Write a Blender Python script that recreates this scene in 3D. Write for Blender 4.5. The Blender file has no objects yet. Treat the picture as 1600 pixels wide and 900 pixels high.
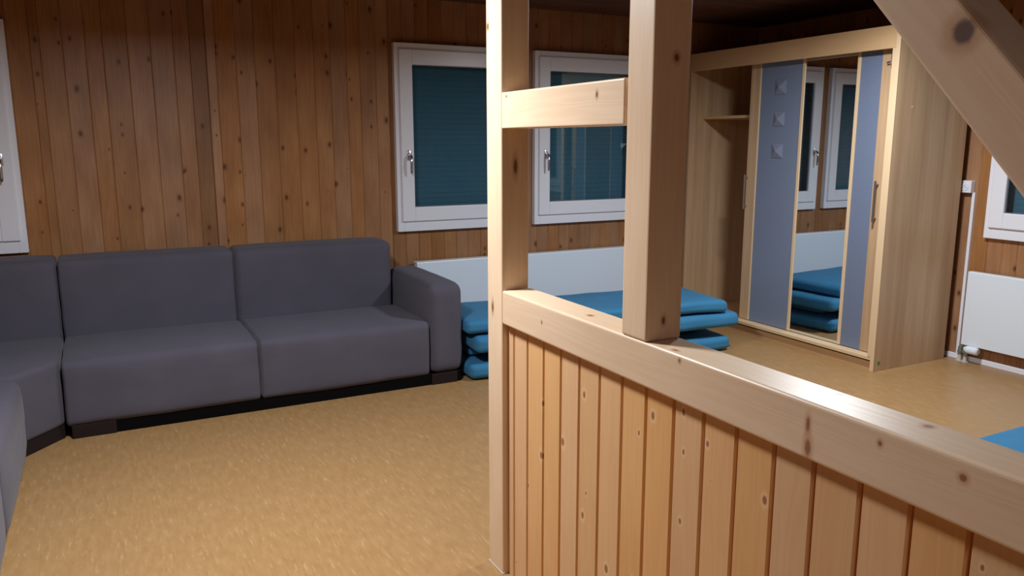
import bpy, bmesh, math, random
from mathutils import Vector, Matrix, noise

sc = bpy.context.scene
COL = sc.collection
random.seed(7)

# ---------------------------------------------------------------- camera, light, exposure
CAM_Z = 1.5
cam_d = bpy.data.cameras.new('camera')
cam = bpy.data.objects.new('camera', cam_d)
COL.objects.link(cam)
cam_d.sensor_width = 36
cam_d.lens = 1235.98 / 1600 * 36
cam_d.clip_start = 0.02
r_ = Vector((0.88728, -0.46122, -0.0010962))
u_ = Vector((0.084914, 0.161018, 0.983292))
f_ = Vector((0.453339, 0.872552, -0.182033))
cam.matrix_world = Matrix(((r_.x, u_.x, -f_.x, 0), (r_.y, u_.y, -f_.y, 0), (r_.z, u_.z, -f_.z, CAM_Z), (0, 0, 0, 1)))
sc.camera = cam

w = bpy.data.worlds.new('night')
sc.world = w
w.use_nodes = True
w.node_tree.nodes['Background'].inputs[0].default_value = (0.02, 0.035, 0.05, 1)
w.node_tree.nodes['Background'].inputs[1].default_value = 1.0

sc.view_settings.view_transform = 'Standard'
sc.view_settings.look = 'None'
sc.view_settings.gamma = 1
sc.view_settings.use_curve_mapping = False
sc.view_settings.exposure = 0.0

def disk_light(name, loc, power, size, color):
    d = bpy.data.lights.new(name, 'AREA')
    d.shape = 'DISK'
    d.size = size
    d.energy = power
    d.color = color
    d.spread = math.radians(172)
    o = bpy.data.objects.new(name, d)
    COL.objects.link(o)
    o.location = loc
    return o

disk_light('lamp_or_fill', (0.35, 2.70, 2.34), 66, 0.32, (0.93, 0.96, 1.0))
disk_light('lamp_or_fill', (3.5, 2.95, 2.37), 56, 0.30, (0.90, 0.95, 1.0))
disk_light('lamp_or_fill', (0.5, -0.9, 2.37), 7.5, 0.30, (0.95, 0.95, 1.0))  # added fill behind the camera for camera-facing sides, no known lamp there

XW, XL, YW, YB, ZC = 5.25, -1.45, 5.40, -1.60, 2.475

# ---------------------------------------------------------------- node helpers
def srgb(r, g, b):
    def c(v):
        v /= 255
        return v / 12.92 if v <= 0.04045 else ((v + 0.055) / 1.055) ** 2.4
    return (c(r), c(g), c(b), 1)

class NT:
    def __init__(s, name):
        s.m = bpy.data.materials.new(name)
        s.m.use_nodes = True
        s.t = s.m.node_tree
        s.t.nodes.clear()
        s.out = s.t.nodes.new('ShaderNodeOutputMaterial')
        s.b = s.t.nodes.new('ShaderNodeBsdfPrincipled')
        s.t.links.new(s.b.outputs[0], s.out.inputs[0])
    def n(s, typ, **kw):
        nd = s.t.nodes.new(typ)
        for k, v in kw.items():
            setattr(nd, k, v)
        return nd
    def put(s, sock, v):
        if isinstance(v, bpy.types.NodeSocket):
            s.t.links.new(v, sock)
        elif v is not None:
            sock.default_value = v
    def math(s, op, a, b=None, c=None, clamp=False):
        nd = s.n('ShaderNodeMath', operation=op, use_clamp=clamp)
        for i, v in enumerate((a, b, c)):
            s.put(nd.inputs[i], v)
        return nd.outputs[0]
    def comb(s, x, y, z=0.0):
        nd = s.n('ShaderNodeCombineXYZ')
        for i, v in enumerate((x, y, z)):
            s.put(nd.inputs[i], v)
        return nd.outputs[0]
    def mix(s, f, a, b, blend='MIX'):
        nd = s.n('ShaderNodeMix', data_type='RGBA', blend_type=blend)
        s.put(nd.inputs[0], f)
        s.put(nd.inputs[6], a)
        s.put(nd.inputs[7], b)
        return nd.outputs[2]
    def noise(s, vec, scale, detail=2.0, rough=0.5, dim='3D'):
        nd = s.n('ShaderNodeTexNoise', noise_dimensions=dim)
        s.put(nd.inputs['Vector'], vec)
        nd.inputs['Scale'].default_value = scale
        nd.inputs['Detail'].default_value = detail
        nd.inputs['Roughness'].default_value = rough
        return nd.outputs[0]
    def mrange(s, v, a, b, c, d, smooth=False):
        nd = s.n('ShaderNodeMapRange')
        if smooth:
            nd.interpolation_type = 'SMOOTHSTEP'
        s.put(nd.inputs[0], v)
        for i, q in enumerate((a, b, c, d)):
            s.put(nd.inputs[1 + i], q)
        return nd.outputs[0]
    def xyz(s):
        tc = s.n('ShaderNodeTexCoord')
        sp = s.n('ShaderNodeSeparateXYZ')
        s.t.links.new(tc.outputs['Object'], sp.inputs[0])
        return tc.outputs['Object'], sp.outputs
    def bump(s, h, dist=0.001, strength=0.5):
        nd = s.n('ShaderNodeBump')
        nd.inputs['Strength'].default_value = strength
        nd.inputs['Distance'].default_value = dist
        s.put(nd.inputs['Height'], h)
        s.t.links.new(nd.outputs[0], s.b.inputs['Normal'])

def wood(name, light, dark, axis='z', knot=1.0, var=0.15, rough=0.5, cell=(0.10, 0.26),
         knot_col=None, spots=(), halo=None, grain=1.0, spec=0.4, coat=0.0, fade=0.35, density=0.75, streak=(6, 2.4)):
    """timber with grain along one axis; 'board' is a per-board random number stored on the faces"""
    s = NT(name)
    P, o = s.xyz()
    i = 'xyz'.index(axis)
    a, b = [o[k] for k in range(3) if k != i]
    at = s.n('ShaderNodeAttribute', attribute_type='GEOMETRY', attribute_name='board')
    bd = at.outputs['Fac']
    across = s.math('ADD', s.math('ADD', a, b), s.math('MULTIPLY', bd, 53.1))
    along = s.math('ADD', o[i], s.math('MULTIPLY', bd, 17.3))
    V = s.comb(across, along)
    warp = s.noise(s.comb(s.math('MULTIPLY', across, 9), s.math('MULTIPLY', along, 1.6)), 1.0, 2)
    across2 = s.math('ADD', across, s.math('MULTIPLY', s.math('SUBTRACT', warp, 0.5), 0.05))
    fine = s.noise(s.comb(s.math('MULTIPLY', across2, 230), s.math('MULTIPLY', along, 3.0)), 1.0, 2, 0.6)
    mid = s.noise(s.comb(s.math('MULTIPLY', across2, 22), s.math('MULTIPLY', along, 0.9)), 1.0, 2)
    rings = s.math('SINE', s.math('MULTIPLY', mid, 46))
    rings = s.mrange(rings, -1, 1, 0, 1)
    cloud = s.noise(s.comb(s.math('MULTIPLY', across, streak[0]), s.math('MULTIPLY', along, streak[1])), 1.0, 3)
    g = s.math('ADD', s.math('MULTIPLY', fine, 0.30 * grain), s.math('MULTIPLY', rings, 0.22 * grain))
    g = s.math('ADD', g, s.math('MULTIPLY', s.math('SUBTRACT', cloud, 0.35), 0.9 * fade / 0.35))
    g = s.math('ADD', g, 0.06, clamp=True)
    col = s.mix(g, light, dark)
    # tone of each board
    wn = s.n('ShaderNodeTexWhiteNoise', noise_dimensions='1D')
    s.put(wn.inputs['W'], s.math('MULTIPLY', bd, 91.7))
    hs = s.n('ShaderNodeHueSaturation')
    tn = s.n('ShaderNodeAttribute', attribute_type='GEOMETRY', attribute_name='tone')   # boards of darker timber
    s.put(hs.inputs['Value'], s.math('MULTIPLY', s.mrange(wn.outputs['Value'], 0, 1, 1 - var, 1 + var), s.math('SUBTRACT', 1.0, tn.outputs['Fac'])))
    s.put(hs.inputs['Saturation'], s.mrange(bd, 0, 1, 1.08, 0.92))
    s.put(hs.inputs['Color'], col)
    col = hs.outputs[0]
    kc = knot_col or tuple(c * 0.35 for c in dark[:3]) + (1,)
    hc = halo or dark
    def blend_spot(col, d, r):
        # d, r : distance and radius of a knot
        h = s.mrange(d, s.math('MULTIPLY', r, 0.9), s.math('MULTIPLY', r, 2.3), 0.55, 0, True)
        k = s.mrange(d, s.math('MULTIPLY', r, 0.55), s.math('MULTIPLY', r, 1.1), 0.9, 0, True)
        col = s.mix(h, col, hc)
        return s.mix(k, col, kc)
    if knot > 0:
        vo = s.n('ShaderNodeTexVoronoi', voronoi_dimensions='2D', feature='F1')
        s.put(vo.inputs['Vector'], s.comb(s.math('DIVIDE', s.math('ADD', across, s.math('MULTIPLY', s.math('SUBTRACT', warp, 0.5), 0.012)), cell[0]), s.math('DIVIDE', along, cell[1])))
        vo.inputs['Scale'].default_value = 1
        sep = s.n('ShaderNodeSeparateColor')
        s.t.links.new(vo.outputs['Color'], sep.inputs[0])
        rr = s.mrange(sep.outputs[0], 1 - density, 1, 0.0, 0.105 * knot)
        rr = s.math('MAXIMUM', rr, 0.0001)
        col = blend_spot(col, vo.outputs['Distance'], rr)
    for (p, r, st) in spots:
        sb = s.n('ShaderNodeVectorMath', operation='SUBTRACT')
        s.t.links.new(P, sb.inputs[0])
        sb.inputs[1].default_value = p
        ml = s.n('ShaderNodeVectorMath', operation='MULTIPLY')
        s.t.links.new(sb.outputs[0], ml.inputs[0])
        ml.inputs[1].default_value = [(1 / st if k == i else 1) for k in range(3)]
        ln = s.n('ShaderNodeVectorMath', operation='LENGTH')
        s.t.links.new(ml.outputs[0], ln.inputs[0])
        wb = s.noise(P, 60, 2)
        d = s.math('ADD', ln.outputs['Value'], s.math('MULTIPLY', s.math('SUBTRACT', wb, 0.5), r * 0.45))
        col = blend_spot(col, d, r)
    s.put(s.b.inputs['Base Color'], col)
    s.b.inputs['Roughness'].default_value = rough
    s.b.inputs['Specular IOR Level'].default_value = spec
    s.b.inputs['Coat Weight'].default_value = coat
    s.b.inputs['Coat Roughness'].default_value = 0.3
    s.bump(s.math('ADD', s.math('MULTIPLY', fine, 0.6), s.math('MULTIPLY', rings, 0.3)), 0.0006, 0.35)
    return s.m

def plain(name, col, rough=0.5, metal=0.0, spec=0.5, coat=0.0, mottle=0.0, mscale=30, bump=0.0, bscale=200):
    s = NT(name)
    P, o = s.xyz()
    c = col
    n1 = s.noise(P, mscale, 3)
    c = s.mix(s.math('MULTIPLY', n1, max(mottle, 0.02)), col, tuple(v * 0.6 for v in col[:3]) + (1,))
    s.put(s.b.inputs['Base Color'], c)
    s.b.inputs['Roughness'].default_value = rough
    s.b.inputs['Metallic'].default_value = metal
    s.b.inputs['Specular IOR Level'].default_value = spec
    s.b.inputs['Coat Weight'].default_value = coat
    if bump:
        s.bump(s.noise(P, bscale, 2), 0.001, bump)
    return s.m

def fabric(name, col, col2, weave=700, rough=0.95, sheen=0.3, bump=0.4):
    s = NT(name)
    P, o = s.xyz()
    f = s.noise(P, weave, 2, 0.7)
    l = s.noise(P, 4.0, 3)
    k = s.math('ADD', s.math('MULTIPLY', f, 0.6), s.math('MULTIPLY', l, 0.4))
    s.put(s.b.inputs['Base Color'], s.mix(s.mrange(k, 0.3, 0.7, 0, 1), col, col2))
    s.b.inputs['Roughness'].default_value = rough
    s.b.inputs['Sheen Weight'].default_value = sheen
    s.b.inputs['Sheen Roughness'].default_value = 0.5
    s.b.inputs['Specular IOR Level'].default_value = 0.2
    s.bump(s.math('ADD', s.math('MULTIPLY', f, 0.3), s.math('MULTIPLY', s.noise(P, 14, 2), 2.0)), 0.002, bump)
    return s.m

def floor_mat():
    s = NT('tan_linoleum')
    P, o = s.xyz()
    flow = s.comb(s.math('MULTIPLY', o[0], 3.0), s.math('MULTIPLY', o[1], 0.8), 0.0)
    big = s.noise(P, 1.6, 3)
    m1 = s.noise(flow, 14, 4, 0.6)
    m2 = s.noise(s.comb(s.math('MULTIPLY', s.math('ADD', o[0], s.math('MULTIPLY', m1, 0.03)), 90), s.math('MULTIPLY', o[1], 10)), 1.0, 2, 0.6)
    col = s.mix(s.mrange(m1, 0.32, 0.68, 0, 1), srgb(160, 123, 79), srgb(171, 134, 89))
    col = s.mix(s.mrange(m2, 0.58, 0.76, 0, 0.5), col, srgb(204, 172, 128))
    col = s.mix(s.mrange(m2, 0.42, 0.26, 0, 0.3), col, srgb(148, 106, 64))
    col = s.mix(s.mrange(big, 0.4, 0.7, 0, 0.15), col, srgb(160, 120, 78))
    s.put(s.b.inputs['Base Color'], col)
    s.put(s.b.inputs['Roughness'], s.mrange(m1, 0.3, 0.7, 0.36, 0.46))
    s.b.inputs['Specular IOR Level'].default_value = 0.45
    s.bump(s.noise(P, 40, 3), 0.001, 0.15)
    return s.m

def glass_mat():
    s = NT('window_glass')
    s.t.nodes.remove(s.b)
    tr = s.n('ShaderNodeBsdfTransparent')
    tr.inputs[0].default_value = (0.82, 0.95, 0.97, 1)
    gl = s.n('ShaderNodeBsdfGlossy')
    gl.inputs['Roughness'].default_value = 0.0
    gl.inputs['Color'].default_value = (0.95, 1, 1, 1)
    fr = s.n('ShaderNodeFresnel')
    ge = s.n('ShaderNodeNewGeometry')   # same reflectance on both faces of the pane
    s.put(fr.inputs['IOR'], s.mrange(ge.outputs['Backfacing'], 0, 1, 1.5, 1 / 1.5))
    mx = s.n('ShaderNodeMixShader')
    s.t.links.new(fr.outputs[0], mx.inputs[0])
    s.t.links.new(tr.outputs[0], mx.inputs[1])
    s.t.links.new(gl.outputs[0], mx.inputs[2])
    s.t.links.new(mx.outputs[0], s.out.inputs[0])
    return s.m

def ribbed_blue(name, ribs):
    s = NT(name)
    P, o = s.xyz()
    base, dk = srgb(124, 136, 160), srgb(92, 102, 128)
    wz = s.math('SINE', s.math('MULTIPLY', o[2], 2 * math.pi / 0.012))
    wy = s.math('SINE', s.math('MULTIPLY', o[1], 2 * math.pi / 0.012))
    k = s.math('MULTIPLY', s.mrange(wz, -1, 1, 0, 1), s.mrange(wy, -1, 1, 0.3, 1))
    s.put(s.b.inputs['Base Color'], s.mix(s.math('MULTIPLY', k, ribs), base, dk))
    s.b.inputs['Roughness'].default_value = 0.38
    s.b.inputs['Specular IOR Level'].default_value = 0.5
    s.bump(k, 0.001, 0.6 * ribs)
    return s.m

M = {}
M['wall'] = wood('aged_pine_wall', srgb(180, 133, 92), srgb(146, 99, 64), 'z', 1.15, 0.09, 0.42, (0.105, 0.17),
                 srgb(88, 52, 32), halo=srgb(130, 84, 50), fade=0.6, density=0.36, spec=0.35)
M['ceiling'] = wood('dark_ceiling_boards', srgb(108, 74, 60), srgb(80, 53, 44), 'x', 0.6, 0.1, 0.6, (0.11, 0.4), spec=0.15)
NEW_L, NEW_D, NK, NH = srgb(236, 210, 180), srgb(217, 182, 146), srgb(112, 70, 46), srgb(186, 132, 92)
def newwood(name, axis, **kw):
    k = dict(knot=0.0, var=0.04, rough=0.40, knot_col=NK, halo=NH, grain=0.8, spec=0.5, fade=0.25)
    k.update(kw)
    return wood(name, NEW_L, NEW_D, axis, **k)
M['kneewall'] = wood('knee_wall_pine', srgb(236, 191, 140), srgb(216, 162, 108), 'z', 0.9, 0.05, 0.4, (0.104, 0.17),
                     srgb(150, 96, 60), halo=srgb(246, 208, 164), density=0.45, grain=0.7, fade=0.3)
M['groove'] = plain('groove_wood', srgb(188, 112, 58), 0.7)
M['beech'] = wood('beech_laminate', srgb(212, 180, 144), srgb(184, 150, 116), 'z', 0.0, 0.02, 0.42, grain=0.75, streak=(14, 0.35), fade=0.9, spec=0.4)
M['beech_y'] = wood('beech_laminate_level', srgb(218, 182, 138), srgb(198, 158, 114), 'y', 0.0, 0.02, 0.42, grain=0.5, fade=0.4, spec=0.4)
M['beech_edge'] = plain('beech_edge', srgb(228, 198, 158), 0.45, mottle=0.1)
M['white'] = plain('white_window_plastic', srgb(238, 240, 248), 0.28, spec=0.5)
M['rad'] = plain('white_enamel', srgb(232, 242, 252), 0.35, spec=0.5)
M['gasket'] = plain('grey_gasket', srgb(110, 112, 118), 0.6)
M['chrome'] = plain('brushed_steel', srgb(205, 205, 212), 0.25, metal=1.0)
M['dkmetal'] = plain('dark_steel', srgb(165, 160, 156), 0.35, metal=0.9)
M['shutter'] = plain('green_shutter_slats', srgb(80, 108, 126), 0.7, mottle=0.05)
M['glass'] = glass_mat()
M['floor'] = floor_mat()
M['sofa'] = fabric('grey_upholstery', srgb(92, 89, 101), srgb(78, 76, 87), sheen=0.10)
M['sofa_foot'] = plain('dark_brown_foot', srgb(36, 26, 24), 0.8, spec=0.2)
M['under'] = plain('underside_shade_black', srgb(11, 9, 9), 1.0, spec=0.1)  # near-black colour stands in for the deep shade beneath the sofa
M['blue'] = fabric('blue_mattress_cover', srgb(62, 132, 174), srgb(50, 114, 154), weave=300, rough=0.7, sheen=0.05, bump=0.3)
M['mirror'] = plain('mirror_silver', srgb(225, 232, 236), 0.015, metal=1.0)
M['panel_plain'] = ribbed_blue('blue_panel_smooth', 0.25)
M['panel_rib'] = ribbed_blue('blue_panel_ribbed', 1.0)
M['pyr'] = plain('satin_grey_relief', srgb(128, 136, 158), 0.3, mottle=0.05)
M['plug'] = plain('dark_hole', srgb(30, 28, 28), 0.8)
M['green'] = plain('green_sticker', srgb(40, 140, 70), 0.6)
M['bead'] = plain('white_sealant', srgb(210, 200, 185), 0.4)
M['valve'] = plain('nickel_fitting', srgb(156, 168, 158), 0.35, metal=0.7)
M['pipe'] = plain('white_pipe', srgb(205, 200, 192), 0.4)

# ---------------------------------------------------------------- mesh helpers
ORG = {}

def finish(bm, name, mat, parent=None, loc=None, smooth=False, mats=None):
    """link a bmesh built in room coordinates as one object whose origin is loc (or its parent's)"""
    top = parent
    org = Vector((0, 0, 0))
    if parent is not None:
        org = ORG[parent.name]
    elif loc is not None:
        org = Vector(loc)
    for v in bm.verts:
        v.co -= org
    bmesh.ops.recalc_face_normals(bm, faces=bm.faces[:])
    me = bpy.data.meshes.new(name)
    bm.to_mesh(me)
    bm.free()
    if smooth:
        for p in me.polygons:
            p.use_smooth = True
    for m_ in (mats or [mat]):
        me.materials.append(m_)
    o = bpy.data.objects.new(name, me)
    COL.objects.link(o)
    if parent is not None:
        o.parent = parent
    else:
        o.location = org
    ORG[o.name] = org
    return o

def tag(o, label=None, cat=None, group=None, kind=None):
    if label: o['label'] = label
    if cat: o['category'] = cat
    if group: o['group'] = group
    if kind: o['kind'] = kind
    return o

def thing(name, loc, label=None, cat=None, group=None, kind=None):
    o = bpy.data.objects.new(name, None)
    o.empty_display_size = 0.05
    COL.objects.link(o)
    o.location = loc
    ORG[o.name] = Vector(loc)
    return tag(o, label, cat, group, kind)

def box(bm, x0, x1, y0, y1, z0, z1, bev=0.0, seg=2, board=None, mi=0, mat4=None):
    lay = bm.faces.layers.float.get('board') or bm.faces.layers.float.new('board')
    before = set(bm.faces)
    vs = bmesh.ops.create_cube(bm, size=1.0)['verts']
    for v in vs:
        v.co = Vector(((x0 + x1) / 2 + v.co.x * (x1 - x0), (y0 + y1) / 2 + v.co.y * (y1 - y0), (z0 + z1) / 2 + v.co.z * (z1 - z0)))
    if bev > 0:
        es = list(set(e for v in vs for e in v.link_edges))
        bmesh.ops.bevel(bm, geom=es, offset=bev, segments=seg, profile=0.5, affect='EDGES')
    fs = [f for f in bm.faces if f not in before]
    if mat4 is not None:
        for v in set(v for f in fs for v in f.verts):
            v.co = mat4 @ v.co
    for f in fs:
        f[lay] = board if board is not None else 0.37
        f.material_index = mi
    return fs

def frame_from(d):
    d = Vector(d).normalized()
    a = Vector((0, 0, 1)) if abs(d.z) < 0.9 else Vector((1, 0, 0))
    x = d.cross(a).normalized()
    return x, d.cross(x).normalized(), d

def tube(bm, pts, rad, seg=12, cap=True):
    rings = []
    pts = [Vector(p) for p in pts]
    rads = rad if isinstance(rad, (list, tuple)) else [rad] * len(pts)
    for i, p in enumerate(pts):
        d = (pts[min(i + 1, len(pts) - 1)] - pts[max(i - 1, 0)])
        x, y, _ = frame_from(d)
        if rings:
            px = rings[-1][1]
            x = (px - d.normalized() * px.dot(d.normalized())).normalized()
            y = d.normalized().cross(x)
        vs = [bm.verts.new(p + (x * math.cos(2 * math.pi * k / seg) + y * math.sin(2 * math.pi * k / seg)) * rads[i]) for k in range(seg)]
        rings.append((vs, x))
    for (a, _), (b, _) in zip(rings, rings[1:]):
        for k in range(seg):
            bm.faces.new((a[k], a[(k + 1) % seg], b[(k + 1) % seg], b[k]))
    if cap:
        bm.faces.new(rings[0][0])
        bm.faces.new(rings[-1][0])

def softbox(bm, x0, x1, y0, y1, z0, z1, r=0.05, puff=(0.01, 0.01, 0.01), n=14, wr=0.0, wseed=0.0, shape=None, sx=1.0):
    """rounded upholstered block: true rounded box, crowned faces, optional wrinkles"""
    h = Vector(((x1 - x0) / 2 * sx, (y1 - y0) / 2, (z1 - z0) / 2))
    c = Vector(((x0 + x1) / 2, (y0 + y1) / 2, (z0 + z1) / 2))
    rr = min(r, h.x, h.y, h.z)
    def ticks(H):
        inner = H - rr
        t = [-H + rr * (1 - math.cos(math.pi / 2 * k / 5)) for k in range(5)]
        t += [-inner + 2 * inner * k / n for k in range(n + 1)]
        t += [H - rr * (1 - math.cos(math.pi / 2 * k / 5)) for k in range(4, -1, -1)]
        return t
    T = [ticks(h.x), ticks(h.y), ticks(h.z)]
    cache = {}
    def vert(p):
        key = tuple(round(q, 6) for q in p)
        if key in cache:
            return cache[key]
        q = Vector([max(-h[k] + rr, min(h[k] - rr, p[k])) for k in range(3)])
        d = Vector(p) - q
        o = q + (d.normalized() * rr if d.length > 1e-9 else Vector())
        u = [o[k] / h[k] for k in range(3)]
        for k in range(3):
            a, b = [j for j in range(3) if j != k]
            amt = puff[k] * max(0, 1 - u[a] ** 4) * max(0, 1 - u[b] ** 4) * u[k]
            o[k] += amt
        o.x /= sx
        if wr:
            s = Vector((o.x * 3.2 + wseed, o.y * 5.0, o.z * 7 + wseed * 2))
            nv = noise.noise_vector(s)
            nv2 = noise.noise_vector(s * 3.1)
            o = o + (nv * 0.7 + nv2 * 0.3) * wr
        if shape:
            o = shape(o, h)
        v = bm.verts.new(o + c)
        cache[key] = v
        return v
    for k in range(3):
        a, b = [j for j in range(3) if j != k]
        for sgn in (-1, 1):
            for i in range(len(T[a]) - 1):
                for j in range(len(T[b]) - 1):
                    q = []
                    for (ii, jj) in ((i, j), (i + 1, j), (i + 1, j + 1), (i, j + 1)):
                        p = [0, 0, 0]
                        p[k] = sgn * h[k]
                        p[a] = T[a][ii]
                        p[b] = T[b][jj]
                        q.append(vert(p))
                    if len(set(q)) >= 3:
                        try:
                            bm.faces.new(q)
                        except ValueError:
                            pass

def struct(o):
    o['kind'] = 'structure'
    return o

# ---------------------------------------------------------------- board walls
def board_wall(name, plane, axis, lo, hi, edges, holes, mat, thick=0.02, zlo=0.0, zhi=ZC, facing=1, groove=0.004, depth=0.004, offs=None, dark=None):
    """vertical boards with V joints; axis 'x' = wall runs along X at Y=plane, 'y' = along Y at X=plane.
    facing = +1 when the room lies on the smaller side of the plane. holes = (u0,u1,z0,z1)"""
    bm = bmesh.new()
    lay = bm.faces.layers.float.new('board')
    tlay = bm.faces.layers.float.new('tone')
    cuts = sorted(set([e for e in edges if lo < e < hi] + [lo, hi]))
    for a, b in zip(cuts, cuts[1:]):
        rb = random.random()
        rec = offs(a, b) if offs else 0.0
        segs = [(a, b)]
        sub = sorted(set([a, b] + [q for hl in holes for q in hl[:2] if a < q < b]))
        for c, d in zip(sub, sub[1:]):
            zs = [(zlo, zhi)]
            for hl in holes:
                if hl[0] <= (c + d) / 2 <= hl[1]:
                    nz = []
                    for z0, z1 in zs:
                        if hl[2] > z0: nz.append((z0, min(z1, hl[2])))
                        if hl[3] < z1: nz.append((max(z0, hl[3]), z1))
                    zs = nz
            ga = groove if c == a else 0
            gb = groove if d == b else 0
            prof = [(c, thick)]
            prof += [(c, depth), (c + ga, 0)] if ga else [(c, 0)]
            prof += [(d - gb, 0), (d, depth)] if gb else [(d, 0)]
            prof += [(d, thick)]
            for z0, z1 in zs:
                def P(u, dd, z):
                    if axis == 'x': return (u, plane + facing * (dd + rec), z)
                    return (plane + facing * (dd + rec), u, z)
                A = [bm.verts.new(P(u, dd, z0)) for u, dd in prof]
                B = [bm.verts.new(P(u, dd, z1)) for u, dd in prof]
                n = len(prof)
                fs = [bm.faces.new((A[k], A[(k + 1) % n], B[(k + 1) % n], B[k])) for k in range(n)]
                fs += [bm.faces.new(A), bm.faces.new(B)]
                for f in fs:
                    f[lay] = rb
                    f[tlay] = dark(a) if dark else 0.0
    o = finish(bm, name, mat)
    return struct(o)

W_Z0, W_Z1 = 0.865, 2.172
win_back = [(1.875, 2.875), (2.985, 3.985), (-1.39, -0.39)]
win_right = [(2.22, 3.215), (1.10, 2.10)]
m = 0.03   # how far the frames lap over the boards
edges = [-0.278, -0.229, -0.115, 0.001, 0.093, 0.225, 0.35, 0.478, 0.571, 0.665, 0.72, 0.84, 0.955, 1.081, 1.21, 1.333, 1.441, 1.552, 1.642, 1.756, 1.849]
e = 1.849
while e < XW: e += 0.0985; edges.append(e)
e = -0.278
while e > XL: e -= 0.11; edges.append(e)
board_wall('wall_back', YW, 'x', XL - 0.03, XW + 0.03, edges, [(a + m, b - m, W_Z0 + m, W_Z1 - m) for a, b in win_back], M['wall'],
           dark=lambda a: 0.26 if abs(a - 0.571) < 0.01 else (0.12 if a > 1.84 else 0.0),
           offs=lambda a, b: 0.008 if (abs(a - 0.571) < 0.01 or abs(a - 1.756) < 0.01) else (0.006 if a > 1.84 else 0.0))
reg = [YB + 0.1 * k for k in range(80)]
board_wall('wall_right', XW, 'y', YB - 0.03, YW + 0.03, reg, [(a + m, b - m, W_Z0 + m, W_Z1 - m) for a, b in win_right], M['wall'])
board_wall('wall_left', XL, 'y', YB - 0.03, YW + 0.03, reg, [], M['wall'], facing=-1)
board_wall('wall_front', YB, 'x', XL, XW, [XL + 0.1 * k for k in range(80)], [], M['wall'], facing=-1)

bm = bmesh.new()
box(bm, XL - 0.1, XW + 0.1, YB - 0.1, YW + 0.1, -0.08, 0)
struct(finish(bm, 'floor', M['floor']))
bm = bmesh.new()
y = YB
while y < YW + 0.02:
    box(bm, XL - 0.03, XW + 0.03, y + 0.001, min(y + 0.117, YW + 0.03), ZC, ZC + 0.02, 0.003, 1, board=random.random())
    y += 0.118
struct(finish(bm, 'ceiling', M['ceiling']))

bm = bmesh.new()
box(bm, XW - 0.014, XW, 2.0, YW, 0, 0.038, 0.004)
struct(finish(bm, 'baseboard_right', M['white']))

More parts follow.
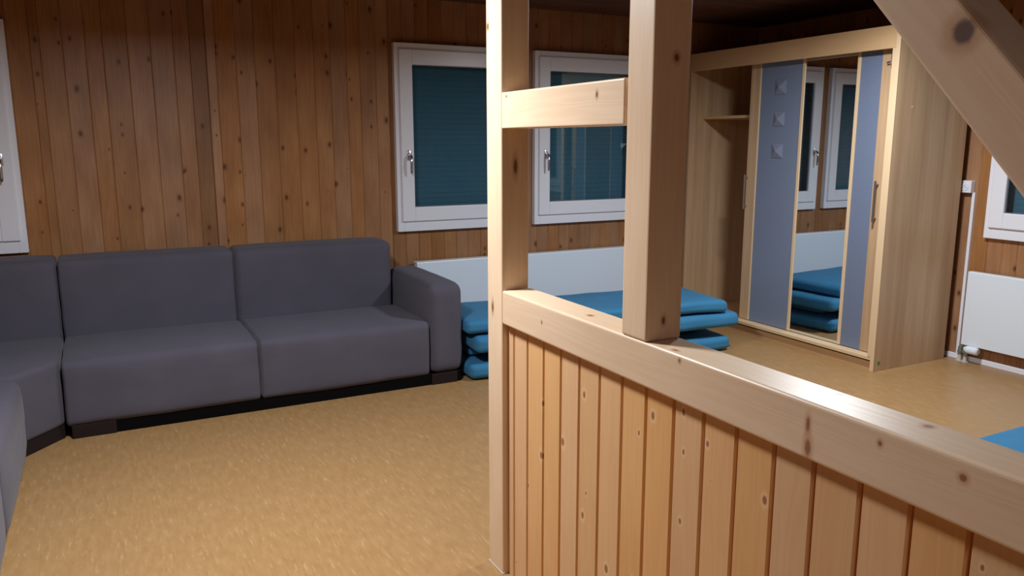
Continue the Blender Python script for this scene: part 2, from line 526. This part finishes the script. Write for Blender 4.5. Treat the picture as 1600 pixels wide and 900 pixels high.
# ---------------------------------------------------------------- windows
def window(name, u0, u1, wall, handle_side=-1, label=None):
    """frame, sash, pane, shutter and handle; local: u along the wall, d into the room"""
    def T(u, d, z):
        return Vector((u, YW - d, z)) if wall == 'back' else Vector((XW - d, u, z))
    loc = T((u0 + u1) / 2, 0, W_Z0)
    root = struct(thing(name, loc))
    def bx(bm, a, b, d0, d1, z0, z1, bev=0.004):
        p, q = T(a, d0, z0), T(b, d1, z1)
        box(bm, min(p.x, q.x), max(p.x, q.x), min(p.y, q.y), max(p.y, q.y), z0, z1, bev)
    def ring(bm, a, b, z0, z1, wl, wr, wb, wt, d0, d1, bev=0.004):
        bx(bm, a, a + wl, d0, d1, z0, z1, bev)
        bx(bm, b - wr, b, d0, d1, z0, z1, bev)
        bx(bm, a + wl - 0.001, b - wr + 0.001, d0, d1, z0, z0 + wb, bev)
        bx(bm, a + wl - 0.001, b - wr + 0.001, d0, d1, z1 - wt, z1, bev)
    bm = bmesh.new()
    ring(bm, u0, u1, W_Z0, W_Z1, 0.05, 0.05, 0.085, 0.06, -0.05, 0.035)
    finish(bm, 'window_frame', M['white'], root)
    bm = bmesh.new()
    ring(bm, u0 + 0.032, u1 - 0.032, W_Z0 + 0.072, W_Z1 - 0.042, 0.095, 0.095, 0.102, 0.104, 0.012, 0.052, 0.006)
    sash = finish(bm, 'window_sash', M['white'], root)
    g = bmesh.new()
    ring(g, u0 + 0.125, u1 - 0.125, W_Z0 + 0.172, W_Z1 - 0.144, 0.006, 0.006, 0.006, 0.006, 0.018, 0.036, 0.001)
    finish(g, 'gasket', M['gasket'], sash)
    bm = bmesh.new()
    bx(bm, u0 + 0.12, u1 - 0.12, 0.020, 0.024, W_Z0 + 0.168, W_Z1 - 0.14, 0)
    finish(bm, 'window_pane', M['glass'], root)
    # closed roller shutter outside
    bm = bmesh.new()
    z = W_Z0 + 0.03
    while z < W_Z1 - 0.05:
        fs = []
        a, b = u0 + 0.05, u1 - 0.05
        prof = [(-0.058, z), (-0.0565, z + 0.003), (-0.056, z + 0.019), (-0.0565, z + 0.035), (-0.058, z + 0.038), (-0.066, z + 0.019)]
        A = [bm.verts.new(T(a, d, zz)) for d, zz in prof]
        B = [bm.verts.new(T(b, d, zz)) for d, zz in prof]
        for k in range(6):
            bm.faces.new((A[k], A[(k + 1) % 6], B[(k + 1) % 6], B[k]))
        bm.faces.new(A); bm.faces.new(B)
        z += 0.0385
    finish(bm, 'roller_shutter', M['shutter'], root)
    # reveal behind the frame
    bm = bmesh.new()
    ring(bm, u0 + 0.028, u1 - 0.028, W_Z0 + 0.028, W_Z1 - 0.028, 0.022, 0.022, 0.022, 0.022, -0.14, -0.05, 0)
    finish(bm, 'window_reveal', M['white'], root)
    # handle
    hu = u0 + 0.088 if handle_side < 0 else u1 - 0.088
    bm = bmesh.new()
    hz = 1.405
    bx(bm, hu - 0.014, hu + 0.014, 0.050, 0.060, hz - 0.035, hz + 0.035, 0.004)
    tube(bm, [T(hu, 0.058, hz), T(hu, 0.085, hz), T(hu, 0.098, hz - 0.012), T(hu, 0.101, hz - 0.05), T(hu, 0.098, hz - 0.10), T(hu, 0.094, hz - 0.125)],
         [0.009, 0.009, 0.010, 0.010, 0.009, 0.007], 10)
    finish(bm, 'window_handle', M['chrome'], sash, smooth=True)
    return root

window('window_1', 1.875, 2.875, 'back')
window('window_2', 2.985, 3.985, 'back')
window('window_3', -1.39, -0.39, 'back', handle_side=1)
window('window_4', 2.22, 3.215, 'right')
window('window_5', 1.10, 2.10, 'right')

# ---------------------------------------------------------------- timber railing
PX = 1.15
RZ0, RZ1 = 0.905, 1.018
# far post
p = (PX + 0.05, 2.335, 0)
mat = newwood('pine_post_far', 'z', spots=[((0.0, -0.05, 1.421), 0.008, 3.5), ((-0.05, 0.045, 1.862), 0.008, 1.6), ((-0.05, 0.02, 0.95), 0.007, 3.0)])
bm = bmesh.new(); box(bm, PX, PX + 0.10, 2.285, 2.395, 0, ZC, 0.006, 3)
post = finish(bm, 'timber_post', mat, loc=p)
tag(post, 'tall square pine post standing on the floor at the far end of the half-height wall', 'post')
bm = bmesh.new(); box(bm, PX - 0.002, PX + 0.102, 2.283, 2.397, 0, 0.004, 0.001)
finish(bm, 'sealant_bead', M['bead'], post)
# near post
p = (PX + 0.052, 1.56, RZ1)
mat = newwood('pine_post_near', 'z', spots=[((0.012, -0.052, 0.673), 0.0085, 1.2), ((0.0, -0.052, 0.05), 0.006, 1.8)])
bm = bmesh.new(); box(bm, PX, PX + 0.108, 1.508, 1.612, RZ1, ZC, 0.007, 3)
post2 = finish(bm, 'timber_post', mat, loc=p)
tag(post2, 'thick square pine post rising from the top of the handrail to the ceiling', 'post')
# crossbar
p = (PX + 0.045, 1.95, 1.54)
mat = newwood('pine_crossbar', 'y', spots=[((-0.045, -0.208, 0.078), 0.009, 0.6), ((-0.045, 0.30, 0.098), 0.004, 1.0)])
bm = bmesh.new(); box(bm, PX, PX + 0.09, 1.621, 2.285, 1.54, 1.652, 0.005, 3)
tag(finish(bm, 'crossbar', mat, loc=p), 'short pale pine crossbar fixed between the two upright posts', 'beam')
# handrail
RY0 = -0.9
p = (PX + 0.055, 1.2, RZ0)
def L(x, y, z): return (x - p[0], y - p[1], z - p[2])
mat = newwood('pine_handrail', 'y', rough=0.36, knot_col=srgb(150, 100, 72), halo=srgb(196, 142, 100),
              spots=[(L(PX, 1.003, 0.975), 0.016, 0.35), (L(PX, 1.000, 0.93), 0.020, 0.4), (L(PX, 0.848, 0.991), 0.006, 0.8), (L(PX, 0.699, 0.987), 0.007, 1.0),
                     (L(PX + 0.085, 1.012, RZ1), 0.012, 0.9), (L(PX + 0.08, 0.818, RZ1), 0.010, 0.9), (L(PX, 1.38, 1.005), 0.006, 0.8), (L(PX, 2.02, 0.965), 0.006, 0.6),
                     (L(PX + 0.05, 1.83, RZ1), 0.008, 1.5), (L(PX + 0.02, 1.42, RZ1), 0.005, 2.0)])
bm = bmesh.new(); box(bm, PX, PX + 0.11, RY0, 2.285, RZ0, RZ1, 0.007, 3)
rail = finish(bm, 'handrail', mat, loc=p)
tag(rail, 'long horizontal pale pine handrail capping the boarded half-height wall', 'rail')
# knee wall boards
p = (PX + 0.055, 1.2, 0)
kw = thing('knee_wall', p, 'half-height partition of vertical knotty pine boards under the handrail', 'partition')
kb = [2.284, 2.239, 2.146, 2.042, 1.939, 1.837, 1.733, 1.628, 1.525, 1.417, 1.312, 1.207, 1.099, 0.998, 0.893, 0.792, 0.689]
while kb[-1] > RY0: kb.append(kb[-1] - 0.104)
for side, xf, nm in ((1, PX + 0.022, 'front_boards'), (-1, PX + 0.09, 'back_boards')):
    bm = bmesh.new(); lay = bm.faces.layers.float.new('board')
    for b, a in zip(kb, kb[1:]):
        rb = random.random()
        prof = [(a, 0.014), (a, 0.006), (a + 0.0045, 0.006), (a + 0.009, 0), (b - 0.004, 0), (b, 0.005), (b, 0.014)]
        A = [bm.verts.new((xf + side * d, u, 0)) for u, d in prof]
        B = [bm.verts.new((xf + side * d, u, RZ0)) for u, d in prof]
        n = len(prof)
        fs = [bm.faces.new((A[k], A[(k + 1) % n], B[(k + 1) % n], B[k])) for k in range(n)]
        fs += [bm.faces.new(A), bm.faces.new(B)]
        for i_, f in enumerate(fs):
            f[lay] = rb
            if i_ in (0, 1): f.material_index = 1
    finish(bm, nm, None, kw, mats=[M['kneewall'], M['groove']])
bm = bmesh.new(); box(bm, PX + 0.036, PX + 0.076, RY0, 2.284, 0, RZ0)
finish(bm, 'stud_core', M['groove'], kw)
# diagonal brace, built level then tilted (grain follows it)
by0, bz0 = 0.78, 1.63
ang = math.atan(1.11)
ln_up, ln_dn = 1.14, 0.84
mat = newwood('pine_brace', 'y', knot_col=srgb(84, 60, 56), spots=[((0, 0.015, 0.0254), 0.0215, 0.95)])
bm = bmesh.new(); box(bm, 0, 0.108, -ln_dn, ln_up, -0.05, 0.05)
ca, sa = math.cos(ang), math.sin(ang)
for v in bm.verts:
    t = v.co.z
    v.co.y = min((1.507 - by0 + t * sa) / ca, (ZC - 0.001 - bz0 - t * ca) / sa) if v.co.y > 0 else (RZ1 + 0.001 - bz0 - t * ca) / sa
bmesh.ops.bevel(bm, geom=[e_ for e_ in bm.edges if abs(e_.verts[0].co.y - e_.verts[1].co.y) > 0.5], offset=0.006, segments=3, profile=0.5, affect='EDGES')
lay = bm.faces.layers.float['board']
for f in bm.faces: f[lay] = 0.37
br = finish(bm, 'diagonal_brace', mat)
br.location = (PX, by0, bz0)
br.rotation_euler = (ang, 0, 0)
ORG[br.name] = Vector(br.location)
tag(br, 'slanted pine brace with one large dark knot, running up to the thick post', 'beam')

# ---------------------------------------------------------------- corner sofa
SF = thing('corner_sofa', (0.3, 4.9, 0), 'large grey upholstered corner sofa standing along the boarded back wall', 'sofa')
F0 = 0.064
def part_soft(name, args, smooth=True, **kw):
    bm = bmesh.new()
    softbox(bm, *args, **kw)
    return finish(bm, name, M['sofa'], SF, smooth=smooth)
def lean(yb, zt, amt):
    def f(o, h):
        k = (o.z / h.z + 1) / 2
        o.y += amt * k
        return o
    return f
part_soft('seat', (-0.245, 0.718, 4.45, 5.10, F0, 0.405), sx=2.2, r=0.036, puff=(0.004, 0.012, 0.014), wr=0.006, wseed=1)
part_soft('seat', (0.724, 1.742, 4.45, 5.10, F0, 0.405), sx=2.2, r=0.036, puff=(0.004, 0.012, 0.014), wr=0.006, wseed=5)
part_soft('backrest', (-0.245, 0.700, 5.06, 5.35, 0.30, 0.845), sx=2.2, r=0.036, puff=(0.002, 0.012, 0.008), wr=0.004, wseed=2)
part_soft('backrest', (0.704, 1.715, 5.06, 5.35, 0.30, 0.845), r=0.042, puff=(0.002, 0.012, 0.008), wr=0.004, wseed=3)
part_soft('armrest', (1.745, 1.972, 4.45, 5.29, F0, 0.635), r=0.065, puff=(0.006, 0.006, 0.012), wr=0.004, wseed=4)
# corner module with a chamfered inside corner
def prism_soft(name, pts, z0, z1, bev):
    bm = bmesh.new()
    A = [bm.verts.new((x, y, z0)) for x, y in pts]
    B = [bm.verts.new((x, y, z1)) for x, y in pts]
    n = len(pts)
    bm.faces.new(A); bm.faces.new(B)
    for k in range(n): bm.faces.new((A[k], A[(k + 1) % n], B[(k + 1) % n], B[k]))
    bmesh.ops.bevel(bm, geom=bm.edges[:], offset=bev, segments=5, profile=0.5, affect='EDGES')
    return finish(bm, name, M['sofa'], SF, smooth=True)
prism_soft('seat', [(-0.252, 4.485), (-0.252, 5.09), (-1.05, 5.09), (-1.05, 4.25), (-0.44, 4.25)], 0.07, 0.415, 0.03)
bm = bmesh.new()
pts = [(-0.258, 4.50), (-0.258, 5.05), (-1.0, 5.05), (-1.0, 4.262), (-0.45, 4.262)]
A = [bm.verts.new((x, y, 0.0)) for x, y in pts]; B = [bm.verts.new((x, y, 0.085)) for x, y in pts]
bm.faces.new(A); bm.faces.new(B)
for k in range(5): bm.faces.new((A[k], A[(k + 1) % 5], B[(k + 1) % 5], B[k]))
finish(bm, 'plinth', M['sofa_foot'], SF)
part_soft('backrest', (-1.33, -0.251, 5.06, 5.355, 0.30, 0.85), sx=2.2, r=0.045, puff=(0.002, 0.01, 0.008), wr=0.004, wseed=6)
part_soft('backrest', (-1.34, -1.03, 4.25, 5.05, 0.30, 0.85), r=0.045, puff=(0.01, 0.002, 0.008), wr=0.004, wseed=7)
# left run towards the camera
for k, (a, b) in enumerate(((3.22, 4.245), (2.19, 3.215))):
    part_soft('seat', (-1.08, -0.405, a, b, F0, 0.405), r=0.036, puff=(0.018, 0.006, 0.016), wr=0.006, wseed=8 + k)
    part_soft('backrest', (-1.35, -1.04, a, b, 0.30, 0.845), r=0.036, puff=(0.012, 0.002, 0.008), wr=0.004, wseed=10 + k)
part_soft('armrest', (-1.36, -0.425, 1.95, 2.185, F0, 0.635), r=0.05, puff=(0.006, 0.006, 0.012), wr=0.004, wseed=14)
bm = bmesh.new(); box(bm, -1.06, -0.44, 1.97, 4.24, 0.02, 0.062); box(bm, -0.22, 1.95, 4.466, 5.28, 0.0, 0.07)  # second box is a black fill painting the shaded gap below the seats
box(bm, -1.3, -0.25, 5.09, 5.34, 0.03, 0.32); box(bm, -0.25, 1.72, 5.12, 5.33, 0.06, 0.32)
finish(bm, 'underframe_shade', M['under'], SF)
for (a, b, c, d) in ((-0.225, -0.02, 4.455, 4.53), (1.752, 1.925, 4.455, 4.55), (1.8, 1.95, 5.25, 5.33), (-0.225, -0.05, 5.25, 5.33),
                     (-0.56, -0.445, 2.0, 2.14), (-1.3, -1.18, 2.0, 2.14), (-0.56, -0.45, 3.0, 3.14), (-1.3, -1.1, 4.3, 4.45)):
    bm = bmesh.new(); box(bm, a, b, c, d, 0, F0 + 0.006, 0.004)
    finish(bm, 'foot', M['sofa_foot'], SF)

# ---------------------------------------------------------------- radiators
def radiator(axis, u0, u1, z0, z1, front, label):
    """flat-fronted panel radiator; front = coordinate of its face"""
    if axis == 'x':
        loc = ((u0 + u1) / 2, YW - 0.05, z0); B = lambda a, b, d0, d1: (a, b, front + d0, front + d1)
        back = YW - front
    else:
        loc = (XW - 0.04, (u0 + u1) / 2, z0); B = lambda a, b, d0, d1: (front + d0, front + d1, a, b)
        back = XW - front
    t = thing('radiator', loc, label, 'radiator', None)
    bm = bmesh.new(); box(bm, *B(u0, u1, 0, 0.012), z0, z1, 0.003, 2)
    finish(bm, 'front_panel', M['rad'], t)
    bm = bmesh.new(); box(bm, *B(u0 + 0.004, u1 - 0.004, 0.012, back - 0.03), z0 + 0.012, z1 - 0.006, 0.003)
    finish(bm, 'radiator_body', M['rad'], t)
    bm = bmesh.new(); box(bm, *B(u0, u1, 0.004, back - 0.025), z1 - 0.004, z1 + 0.004, 0.002)
    finish(bm, 'top_grille', M['rad'], t)
    for uu in (u0 + 0.2, u1 - 0.2):
        bm = bmesh.new(); box(bm, *B(uu - 0.02, uu + 0.02, back - 0.035, back - 0.001), z0 + 0.05, z1 - 0.05)
        finish(bm, 'wall_bracket', M['rad'], t)
    return t
radiator('x', 1.985, 3.97, 0.13, 0.642, YW - 0.10, 'long white panel radiator on the back wall, behind the stacked blue mattresses')
RF = 5.18
rr = radiator('y', 1.55, 3.268, 0.125, 0.628, RF, 'white panel radiator with thermostat on the right wall beside the wardrobe')
# valve, thermostat, feed pipes
bm = bmesh.new()
tube(bm, [(RF + 0.03, 3.245, 0.125), (RF + 0.03, 3.245, 0.04)], [0.014, 0.014], 10)
tube(bm, [(RF + 0.03, 3.245, 0.095), (RF + 0.005, 3.23, 0.095)], 0.016, 10)
tube(bm, [(RF + 0.03, 3.285, 0.10), (RF + 0.03, 3.285, 0.045)], [0.014, 0.014], 10)
tube(bm, [(RF + 0.03, 3.245, 0.105), (RF + 0.03, 3.29, 0.105)], 0.013, 10)
tube(bm, [(RF + 0.03, 3.245, 0.07), (RF + 0.03, 3.25, 0.06)], 0.02, 6)
tube(bm, [(RF + 0.03, 3.285, 0.075), (RF + 0.03, 3.285, 0.06)], 0.02, 6)
finish(bm, 'valve', M['valve'], rr, smooth=False)
bm = bmesh.new()
tube(bm, [(RF + 0.005, 3.235, 0.098), (RF - 0.0, 3.215, 0.098), (RF - 0.0, 3.15, 0.098), (RF - 0.0, 3.14, 0.098)], [0.018, 0.026, 0.027, 0.018], 20)
finish(bm, 'thermostat_head', M['rad'], rr, smooth=False)
for yy in (3.245, 3.285):
    bm = bmesh.new(); tube(bm, [(RF + 0.03, yy, 0.05), (RF + 0.03, yy, 0.0)], 0.012, 12)
    tube(bm, [(RF + 0.03, yy, 0.006), (RF + 0.03, yy, 0.0)], 0.022, 16)
    finish(bm, 'feed_pipe', M['pipe'], rr, smooth=False)

# socket and its cable duct
SK = thing('wall_socket', (XW, 3.365, 1.195), 'small white surface-mounted wall socket between wardrobe and right window', 'socket')
bm = bmesh.new(); box(bm, XW - 0.045, XW, 3.325, 3.41, 1.155, 1.238, 0.006, 3)
finish(bm, 'socket_box', M['white'], SK)
bm = bmesh.new()
tube(bm, [(XW - 0.046, 3.3675, 1.1965), (XW - 0.0485, 3.3675, 1.1965)], 0.026, 24)
finish(bm, 'socket_insert', M['rad'], SK)
bm = bmesh.new()
for dy, dz in ((0.0, 0.006), (-0.010, -0.006), (0.010, -0.006)):
    tube(bm, [(XW - 0.0484, 3.3675 + dy, 1.1965 + dz), (XW - 0.0492, 3.3675 + dy, 1.1965 + dz)], 0.003, 8)
finish(bm, 'socket_holes', M['plug'], SK)
bm = bmesh.new(); box(bm, XW - 0.016, XW, 3.312, 3.332, 0.038, 1.158, 0.002)
tag(finish(bm, 'cable_duct', M['white'], loc=(XW, 3.322, 0.04)), 'thin white vertical cable duct running down from the wall socket', 'cable duct')

# ---------------------------------------------------------------- wardrobe
WX0, WX1, WY0, WY1, WH = 4.433, 5.17, 3.372, 5.33, 2.205
WD = thing('wardrobe', ((WX0 + WX1) / 2, (WY0 + WY1) / 2, 0), 'large beech-look sliding-door wardrobe with mirror and blue panels in the far corner', 'wardrobe')
def wbox(name, a, mat, parent=WD, bev=0.002):
    bm = bmesh.new(); box(bm, *a, bev)
    return finish(bm, name, mat, parent)
sp = wbox('side_panel', (WX0 + 0.006, WX1, WY0, WY0 + 0.024, 0, WH), M['beech'])
wbox('edge_strip', (WX0, WX0 + 0.008, WY0 - 0.002, WY0 + 0.026, 0, WH), M['beech_edge'], sp)
for (x, z) in ((4.60, 1.712), (5.10, 1.708)):
    bm = bmesh.new(); tube(bm, [(x, WY0, z), (x, WY0 - 0.002, z)], 0.006, 12)
    finish(bm, 'screw_cap', M['beech_edge'], sp)
bm = bmesh.new()
tube(bm, [(4.487, WY0, 0.055), (4.487, WY0 - 0.0015, 0.055)], 0.012, 10)
finish(bm, 'round_sticker', M['green'], sp)
wbox('side_panel', (WX0 + 0.004, WX1, WY1 - 0.024, WY1, 0, WH), M['beech'])
wbox('top_panel', (WX0 + 0.02, WX1 - 0.002, WY0 + 0.024, WY1 - 0.024, WH - 0.03, WH - 0.006), M['beech_y'])
wbox('back_panel', (WX1 - 0.012, WX1 - 0.004, WY0 + 0.024, WY1 - 0.024, 0.05, WH - 0.03), M['beech'])
wbox('floor_panel', (WX0 + 0.03, WX1 - 0.012, WY0 + 0.024, WY1 - 0.024, 0.055, 0.075), M['beech_y'])
wbox('divider', (WX0 + 0.15, WX1 - 0.012, 4.44, 4.462, 0.075, WH - 0.03), M['beech'])
wbox('shelf', (WX0 + 0.14, WX1 - 0.012, 4.462, WY1 - 0.024, 1.682, 1.704), M['beech_y'])
hd = wbox('header_board', (WX0, WX0 + 0.022, WY0 + 0.024, WY1 - 0.004, 2.066, WH), M['beech_y'])
wbox('door_track', (WX0 + 0.022, WX0 + 0.12, WY0 + 0.03, WY1 - 0.03, 2.12, 2.14), M['chrome'], hd)
wbox('bottom_rail', (WX0 + 0.004, WX0 + 0.09, WY0 + 0.026, WY1 - 0.024, 0.072, 0.095), M['beech_edge'])
wbox('plinth', (WX0 + 0.03, WX0 + 0.05, WY0 + 0.024, WY1 - 0.024, 0, 0.072), M['beech_y'])
wbox('front_stile', (WX0 + 0.001, WX0 + 0.022, WY0 + 0.024, WY0 + 0.05, 0.095, 2.066), M['beech_edge'])
# sliding door
DX = 4.515
SD = wbox('sliding_door', (DX + 0.006, DX + 0.022, 3.44, 4.70, 0.098, 2.11), M['beech'])
def dbox(name, a, mat, bev=0.0015):
    bm = bmesh.new(); box(bm, *a, bev)
    return finish(bm, name, mat, SD)
Z0, Z1 = 0.10, 2.10
dbox('door_stile', (DX - 0.004, DX + 0.006, 4.608, 4.70, Z0, Z1), M['beech'])
dbox('door_stile', (DX - 0.004, DX + 0.006, 3.44, 3.548, Z0, Z1), M['beech'])
dbox('blue_panel', (DX, DX + 0.006, 4.198, 4.596, Z0, Z1), M['panel_plain'])
dbox('blue_panel', (DX, DX + 0.006, 3.548, 3.711, Z0, Z1), M['panel_rib'])
dbox('mirror', (DX, DX + 0.006, 3.735, 4.175, Z0, Z1), M['mirror'])
for a, b in ((4.596, 4.608), (4.175, 4.198), (3.711, 3.735)):
    dbox('divider_strip', (DX - 0.006, DX + 0.006, a, b, Z0, Z1), M['beech_edge'])
for z in (1.892, 1.662, 1.430):
    bm = bmesh.new()
    hw = 0.052
    q = [bm.verts.new((DX, 4.398 + sy * hw, z + sz * hw)) for sy, sz in ((-1, -1), (1, -1), (1, 1), (-1, 1))]
    q2 = [bm.verts.new((DX - 0.004, 4.398 + sy * hw, z + sz * hw)) for sy, sz in ((-1, -1), (1, -1), (1, 1), (-1, 1))]
    c = bm.verts.new((DX - 0.026, 4.398, z))
    bm.faces.new(q)
    for k in range(4):
        bm.faces.new((q2[k], q2[(k + 1) % 4], c))
        bm.faces.new((q[k], q[(k + 1) % 4], q2[(k + 1) % 4], q2[k]))
    finish(bm, 'pyramid_stud', M['pyr'], SD)
for yy in (4.685, 3.505):
    bm = bmesh.new()
    tube(bm, [(DX - 0.004, yy, 1.222), (DX - 0.032, yy, 1.222)], 0.006, 10)
    tube(bm, [(DX - 0.004, yy, 1.002), (DX - 0.032, yy, 1.002)], 0.006, 10)
    tube(bm, [(DX - 0.034, yy, 1.245), (DX - 0.034, yy, 0.978)], 0.007, 12)
    finish(bm, 'door_handle', M['dkmetal'], SD, smooth=False)
bm = bmesh.new()
box(bm, DX - 0.014, DX - 0.004, 3.452, 3.478, 1.955, 2.085, 0.002)
tube(bm, [(DX - 0.014, 3.478, 1.99), (DX - 0.02, 3.50, 1.985)], 0.009, 10)
finish(bm, 'roller_bracket', M['chrome'], SD)

# ---------------------------------------------------------------- mattresses
def mattress(cx, cy, z0, ln, wd, ht, rot, label, seed, group, droop=0.0, r=None, tilt=0.0):
    bm = bmesh.new()
    def shp(o, h):
        e = max(0.0, abs(o.x) / h.x - 0.8) / 0.2
        o.z -= droop * e * e * (1 if o.x > 0 else 0.3)
        return o
    softbox(bm, -ln / 2, ln / 2, -wd / 2, wd / 2, 0, ht, r=r or ht * 0.38, puff=(0.006, 0.008, 0.0), n=26, wr=0.009, wseed=seed, shape=shp)
    zmin = min(v.co.z for v in bm.verts)
    for v in bm.verts: v.co.z -= zmin * (1 - max(0, v.co.z) / ht)
    o = finish(bm, 'mattress', M['blue'], smooth=True)
    o.location = (cx, cy, z0)
    o.rotation_euler = (0, tilt, rot)
    tag(o, label, 'mattress', group)
    return o
G = 'blue mattresses stacked below the back windows'
R = math.radians
mattress(3.02, 4.62, 0.0, 2.01, 0.62, 0.108, R(-5), 'blue mattress lying on the floor, lowest of the stack below the back windows', 1, G)
mattress(3.00, 4.80, 0.112, 1.84, 0.60, 0.062, R(-5), 'thin blue mattress set back in shadow, second from the floor in the back stack', 2, G)
mattress(3.06, 4.60, 0.178, 2.03, 0.64, 0.108, R(-5), 'plump blue mattress sticking out towards the wardrobe, second from the top of the back stack', 3, G)
mattress(2.99, 4.62, 0.291, 1.97, 0.62, 0.098, R(-6), 'flat blue mattress on top of the stack below the back windows', 4, G, droop=0.012)
mattress(4.45, 1.82, 0.0, 1.75, 0.70, 0.112, R(0), 'blue mattress on the floor at the right edge, behind the handrail', 21, None)

print('built', len(bpy.data.objects))
